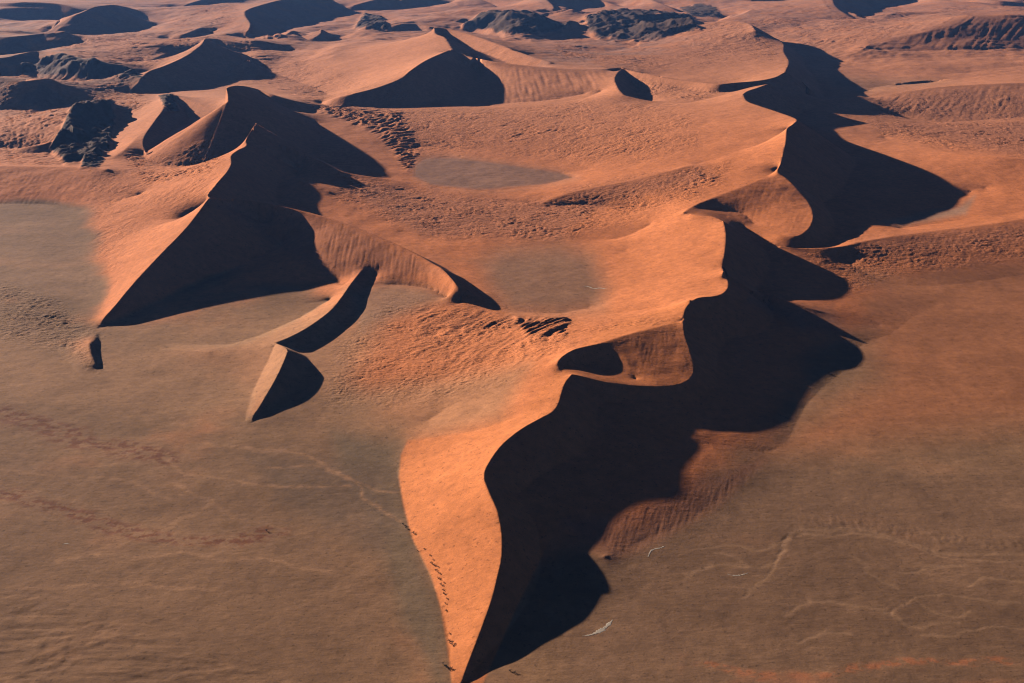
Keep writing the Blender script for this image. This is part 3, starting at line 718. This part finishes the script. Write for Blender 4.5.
region('sand_dune', 'long low sand ridge with an even ribbed slope above the pale flat at the left edge', 'sand dune', [(-400,150),(100,150),(130,175),(92,215),(-400,215)], 1)
region('sand_dune', 'small hooked dune with a narrow curving shadow beside the western pyramid', 'sand dune', [(262,350),(340,280),(366,262),(372,280),(340,350),(300,362),(285,349)], 2.5)
region('sand_dune', 'small wedge dune with a dark triangular face standing on the brown flat', 'sand dune', [(240,428),(262,345),(288,345),(340,370),(335,400),(260,430)], 1)
region('sand_dune', 'tiny crescent dune just off the toe of the western pyramid', 'sand dune', [(82,372),(84,334),(104,334),(110,372)], .6)
region('sand_dune', 'low ridge running to the right edge from below the great shadow', 'sand dune', [(780,250),(850,243),(900,228),(1400,170),(1400,270),(1024,285),(850,275)], 2)
region('sand_dune', 'tall ridge with a brown fluted face at the upper right edge', 'sand dune', [(850,52),(880,30),(960,8),(1400,0),(1400,48),(1024,52),(905,55)], 42)
region('sand_dune', 'low ridge with a rough hollow face under the fluted ridge at the right', 'sand dune', [(860,98),(900,84),(1400,76),(1400,120),(930,124),(880,118)], 14)
region('sand_dune', 'smooth rounded swell of sand at the right edge above the long low ridge', 'sand dune', [(870,130),(1400,124),(1400,200),(985,192),(900,150)], 14)
region('sand_dune', 'dome-shaped dark dune at the top left of the picture', 'sand dune', [(40,34),(60,10),(120,-2),(175,22),(170,34),(100,38)], 23)
region('sand_dune', 'dune with a hooked bright west slope and wide dark side left of top centre', 'sand dune', [(200,40),(240,5),(330,-6),(352,16),(300,36),(235,44)], 23)
region('sand_dune', 'crescent dune with a thin bright edge running down to the left, in the upper left', 'sand dune', [(115,100),(150,68),(204,34),(292,52),(290,80),(215,95),(160,100)], 26)
region('sand_dune', 'dune with a small bright hook and long dark face just above the western pyramid', 'sand dune', [(196,120),(224,86),(262,84),(312,104),(300,112),(230,122)], 34)
region('sand_dune', 'smaller crescent dune with a curved dark face left of the hooked dune', 'sand dune', [(130,156),(140,125),(164,100),(200,100),(206,130),(160,158)], 32)
region('sand_dune', 'far bright dune with a dark east face at the top edge, right of centre', 'sand dune', [(500,20),(535,-8),(640,-8),(640,12),(560,16)], 28)
region('sand_dune', 'small bright cone of sand right of the dark rock ridge', 'sand dune', [(545,18),(570,8),(604,20),(600,28),(550,22)], 34)
region('sand_dune', 'far dune with a curving bright crest at the top edge, upper right', 'sand dune', [(800,20),(830,-10),(900,-8),(900,24),(872,30)], 28)
region('sand_dune', 'far dune with a scooped dark hollow at the top edge, upper right of centre', 'sand dune', [(735,10),(748,-10),(796,-10),(796,8),(770,14)], 28)
log('regions', len(INFO))

def sheet(name, X, Y, Z, C, quads):
    used = np.zeros(len(X), bool); used[quads.ravel()] = True
    mp = np.cumsum(used)-1; v = np.where(used)[0]; q = mp[quads].astype(np.int32)
    me = bpy.data.meshes.new(name)
    cx, cy = float(X[v].mean()), float(Y[v].mean())
    co = np.stack([X[v], Y[v], Z[v]], 1).astype(np.float32)
    me.vertices.add(len(v)); me.vertices.foreach_set('co', co.ravel())
    me.loops.add(q.size); me.loops.foreach_set('vertex_index', q.ravel())
    me.polygons.add(len(q)); me.polygons.foreach_set('loop_start', np.arange(0, q.size, 4, dtype=np.int32))
    me.update(calc_edges=True); me.polygons.foreach_set('use_smooth', np.ones(len(q), bool))
    a = me.attributes.new('albedo', 'FLOAT_COLOR', 'POINT'); c = np.ones((len(v), 4), np.float32); c[:, :3] = C[v]; a.data.foreach_set('color', c.ravel())
    a = me.attributes.new('ruffle', 'FLOAT', 'POINT'); a.data.foreach_set('value', RG.ravel()[v].astype(np.float32))
    me.materials.append(SAND); o = bpy.data.objects.new(name, me); COL.objects.link(o); return o
idx = np.arange(NR*NT).reshape(NR, NT)
quads = np.stack([idx[:-1, :-1], idx[:-1, 1:], idx[1:, 1:], idx[1:, :-1]], -1).reshape(-1, 4)
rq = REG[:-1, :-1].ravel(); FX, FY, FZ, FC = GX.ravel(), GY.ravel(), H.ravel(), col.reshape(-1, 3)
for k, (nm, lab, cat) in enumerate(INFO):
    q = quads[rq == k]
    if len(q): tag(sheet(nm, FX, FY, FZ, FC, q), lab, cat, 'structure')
# the country beyond the survey, out to the horizon: one ring-shaped sheet joined to its border
def outer():
    ring = []
    N = 240; radii = [0, 560, 1200, 3000, 8000, 17000, 40000, 90000]
    import itertools
    X = []; Y = []; Z = []; ids = {}
    for a in range(N):
        t = 2*math.pi*a/N-math.pi
        for b, r in enumerate(radii[1:]):
            ids[a, b] = len(X); X.append(r*math.sin(t)); Y.append(r*math.cos(t))
            Z.append({0: 0, 1: 0, 2: 4, 3: 12, 4: 22, 5: 25, 6: 25}[b]-1.5)
    Q = []
    for a in range(N):
        for b in range(len(radii)-2):
            tm = 2*math.pi*(a+.5)/N-math.pi
            if abs(tm) < TH-.03 and b < 4: continue
            Q.append((ids[a, b], ids[(a+1) % N, b], ids[(a+1) % N, b+1], ids[a, b+1]))
    c0 = len(X); X.append(0); Y.append(0); Z.append(-1.5)
    for a in range(0, N): Q.append((c0, ids[(a+1) % N, 0], ids[a, 0], ids[a, 0]))
    Q = [q for q in Q]
    me = bpy.data.meshes.new('desert_ground'); me.from_pydata(list(zip(X, Y, Z)), [], [tuple(dict.fromkeys(q)) for q in Q]); me.update()
    a = me.attributes.new('albedo', 'FLOAT_COLOR', 'POINT')
    for d in a.data: d.color = (.33, .18, .11, 1)
    me.materials.append(SAND); o = bpy.data.objects.new('desert_ground', me); COL.objects.link(o)
    tag(o, 'open desert ground stretching away to the horizon around the dune field', 'desert ground', 'structure')
outer()
# ------------------------------------------------------------------ white salt crusts lying on the clay
import random
def surface_point(u, v):
    h = seen_height(H, [u], [v])[0]; x, y, _ = ground(u, v, h)
    for k in range(4):
        h = float(sample(H, np.array([x]), np.array([y]))[0]); x, y, _ = ground(u, v, h)
    return float(x), float(y), h
SALT = flat_material('white salt crust', (.46,.39,.32), .3, .12)
def salt(P, label, thick=.12):
    n = 10; P = spline(np.array([(p[0], p[1], p[2]) for p in P], float), n)
    me = bpy.data.meshes.new('salt_crust'); vs = []; fs = []; rnd = random.Random(len(label))
    pts = [surface_point(p[0], p[1]) for p in P]
    for k, (x, y, h) in enumerate(pts):
        x2, y2, _ = pts[min(k+1, len(pts)-1)]; x1, y1, _ = pts[max(k-1, 0)]
        L = math.hypot(x2-x1, y2-y1)+1e-6; nx, ny = -(y2-y1)/L, (x2-x1)/L; w = max(.15, P[k][2]*(.25+.95*rnd.random()))
        for s in (-1, -.5, .5, 1):
            X, Y = x+nx*w*s, y+ny*w*s; g = float(sample(H, np.array([X]), np.array([Y]))[0])
            vs.append((X, Y, g+(thick if abs(s) < 1 else -.15)))
    for k in range(len(pts)-1):
        for s in range(3): a = k*4+s; fs.append((a, a+1, a+5, a+4))
    me.from_pydata(vs, [], fs); me.update(); me.materials.append(SALT)
    o = bpy.data.objects.new('salt_crust', me); COL.objects.link(o); tag(o, label, 'salt crust', 'structure')
salt([(583,286,.6),(588,286.5,2.2),(594,288.5,2.4),(600,288,3.2),(607,289,.6)], 'white streak of salt on the grey clay pan behind the main dune')
salt([(582,636,.3),(590,635,1.6),(598,632,3.2),(606,627,3.6),(613,619.5,.5)], 'curved white salt crust on brown ground right of the main dune toe')
salt([(648,557,.6),(651,551,1.6),(655,549,1.2),(660,548,1.8),(665,546,.4)], 'broken pale salt patch below the fluted spur of the main dune')
salt([(727,574,.3),(734,575.5,1.4),(741,575,1.5),(748,573,.4)], 'thin pale salt sliver beside the dry gullies')
salt([(62,544.5,.3),(66,543.5,1.3),(70,544,.3)], 'tiny pale salt spot in the lower dry wash at left')

# ------------------------------------------------------------------ desert shrubs at the dune's west foot
LEAF = flat_material('dusty dark foliage', (.055,.05,.03), .35, 2.0); TWIG = flat_material('grey brown twigs', (.12,.085,.06), .2, 2.0)
def make_shrub(seed, kind=0):
    rnd = random.Random(seed); vs = []; fs = []; ms = []
    def stem(p, q, r0, r1):
        b = len(vs); d = [q[i]-p[i] for i in range(3)]
        for c, r in ((p, r0), (q, r1)):
            for k in range(5):
                t = k*2*math.pi/5; vs.append((c[0]+r*math.cos(t), c[1]+r*math.sin(t), c[2]))
        for k in range(5): fs.append((b+k, b+(k+1) % 5, b+5+(k+1) % 5, b+5+k)); ms.append(1)
    tips = []
    for k in range(6):
        a = k*1.05+rnd.random()*.6; sp = .5+.9*rnd.random(); hh = 1.1+1.5*rnd.random()
        q = (math.cos(a)*sp, math.sin(a)*sp, hh); stem((0, 0, -.3), q, .13, .05); tips.append(q)
        q2 = (q[0]*1.5+rnd.uniform(-.3, .3), q[1]*1.5+rnd.uniform(-.3, .3), hh+.3+.5*rnd.random()); stem(q, q2, .05, .02); tips.append(q2)
    for k in range(420):
        c = rnd.choice(tips); r = .75*rnd.random()**.4
        a, e = rnd.random()*6.283, math.acos(rnd.uniform(-1, 1))
        x, y, z = c[0]+r*math.cos(a)*math.sin(e), c[1]+r*math.sin(a)*math.sin(e), max(.1, c[2]+.7*r*math.cos(e)); s = .12+.12*rnd.random()
        b = len(vs); u = [rnd.uniform(-1, 1) for _ in range(3)]; w = [rnd.uniform(-1, 1) for _ in range(3)]
        vs.extend([(x+s*u[0], y+s*u[1], z+s*u[2]), (x+s*w[0], y+s*w[1], z+s*w[2]), (x-s*u[0], y-s*u[1], z-s*u[2]), (x-s*w[0], y-s*w[1], z-s*w[2])]); fs.append((b, b+1, b+2, b+3)); ms.append(0)
    leaf = [i for i, m in enumerate(ms) if m == 0]; tw = [i for i, m in enumerate(ms) if m == 1]
    out = []
    for nm, ids, mat in (('crown', leaf, LEAF), ('trunk', tw, TWIG)):
        me = bpy.data.meshes.new(nm); me.from_pydata(vs, [], [fs[i] for i in ids]); me.update()
        me.materials.append(mat); out.append(me)
    return out
SHRUBS = [make_shrub(k) for k in range(4)]
spots = [(451,669,1.15),(446,667,1.3),(443,664,.8),(451.5,644,1.5),(449,641,.9),(450,634,.7),(446,611,.9),(445.5,604,.7),(447,599,.8),(444,594,1.0),(443,590,.8),(441,585,1.0),(444,583,.7),(439,579,1.1),
         (440,574,.8),(436,571,1.0),(438,567,.7),(434,565.5,1.1),(431,563,.9),(433,560,.7),(430,555.5,.7),(424,549,.8),(417.5,551,.6),(413.5,533.5,1.35),(406,528,1.0),(403,524.5,1.1)]
ordn = ['first','second','third','fourth','fifth','sixth','seventh','eighth','ninth','tenth','eleventh','twelfth','thirteenth','fourteenth','fifteenth','sixteenth','seventeenth','eighteenth','nineteenth','twentieth','twenty-first','twenty-second','twenty-third','twenty-fourth','twenty-fifth','twenty-sixth']
def shrub(u, v, s, label, group, k):
    x, y, h = surface_point(u, v); rnd = random.Random(int(u*7+v*13))
    r = bpy.data.objects.new('desert_shrub', None); COL.objects.link(r); r.location = (x, y, h-.1); s *= .66; r.scale = (s, s, s*rnd.uniform(.85, 1.15)); r.rotation_euler = (0, 0, rnd.random()*6.28)
    r.empty_display_size = .5; tag(r, label, 'shrub', None, group)
    for me, nm in zip(SHRUBS[k % 4], ('crown', 'trunk')):
        c = bpy.data.objects.new(nm, me); COL.objects.link(c); c.parent = r
for k, (u, v, s) in enumerate(spots):
    size = 'large' if s > 1.2 else ('small' if s < .85 else 'mid-sized')
    where = {0: 'nearest the toe of the main dune', len(spots)-1: 'farthest up the row along the main dune foot'}.get(k, '%s from the toe in the row along the main dune foot' % ordn[k])
    shrub(u, v, s, '%s dark shrub %s' % (size, where), 'shrubs along the west foot of the main dune', k)
for k, (u, v, s, lab) in enumerate([(510,671,.9,'low dark shrub on brown ground right of the dune toe, left one of the pair'), (515,672.5,.8,'low dark shrub on brown ground right of the dune toe, right one of the pair'),
        (266.5,531,1.0,'lone dark shrub on the dry wash in the lower left')]):
    shrub(u, v, s, lab, 'scattered shrubs on the plain', k+1)

# ------------------------------------------------------------------ light, air, camera
w = bpy.data.worlds.new('World'); sc.world = w; w.use_nodes = True
nt = w.node_tree; sky = nt.nodes.new('ShaderNodeTexSky'); sky.sky_type = 'NISHITA'; sky.sun_disc = False
sky.sun_elevation = SUN_EL; sky.sun_rotation = -SUN_AZ; sky.altitude = 700; sky.air_density = .14; sky.dust_density = 0; sky.ozone_density = 1
nt.links.new(sky.outputs[0], nt.nodes['Background'].inputs[0]); nt.nodes['Background'].inputs[1].default_value = SKY
from mathutils import Vector
sl = bpy.data.lights.new('sun', 'SUN'); sl.energy = 5; sl.angle = math.radians(.5); sl.color = (1, .84, .68)
so = bpy.data.objects.new('sun', sl); COL.objects.link(so); so.rotation_euler = Vector(SUN.tolist()).to_track_quat('Z', 'Y').to_euler()
if HAZE:
    me = bpy.data.meshes.new('haze'); X0, X1, Y0, Y1, Z0, Z1 = -95000, 95000, -95000, 95000, -12, 640
    me.from_pydata([(x, y, z) for x in (X0, X1) for y in (Y0, Y1) for z in (Z0, Z1)], [], [(0,1,3,2),(4,6,7,5),(0,4,5,1),(2,3,7,6),(0,2,6,4),(1,5,7,3)]); me.update()
    hm = bpy.data.materials.new('thin dusty air'); hm.use_nodes = True; n = hm.node_tree.nodes; n.remove(n['Principled BSDF'])
    pv = n.new('ShaderNodeVolumePrincipled'); pv.inputs['Density'].default_value = HAZE; pv.inputs['Color'].default_value = (.14,.32,.80,1); pv.inputs['Anisotropy'].default_value = .2
    hm.node_tree.links.new(pv.outputs[0], n['Material Output'].inputs['Volume']); me.materials.append(hm)
    o = bpy.data.objects.new('haze', me); COL.objects.link(o); tag(o, 'thin bluish haze that fades the far dunes', 'haze', 'stuff')
cam = bpy.data.cameras.new('camera'); cam.sensor_width = 36; cam.lens = FOC/1024*36; cam.clip_end = 200000; cam.clip_start = 1
c = bpy.data.objects.new('camera', cam); COL.objects.link(c); c.location = (0, 0, CAM_H); c.rotation_euler = (math.pi/2-PITCH, 0, 0); sc.camera = c
vs = sc.view_settings; vs.view_transform = 'Standard'; vs.look = 'None'; vs.gamma = 1; vs.use_curve_mapping = False; vs.exposure = EXPO
cy = sc.cycles; cy.use_denoising = True; cy.filter_width = 1.1; cy.max_bounces = 4; cy.diffuse_bounces = 0; cy.volume_bounces = 0; cy.volume_step_rate = 4; cy.volume_max_steps = 64
cy.use_adaptive_sampling = True
log('done')
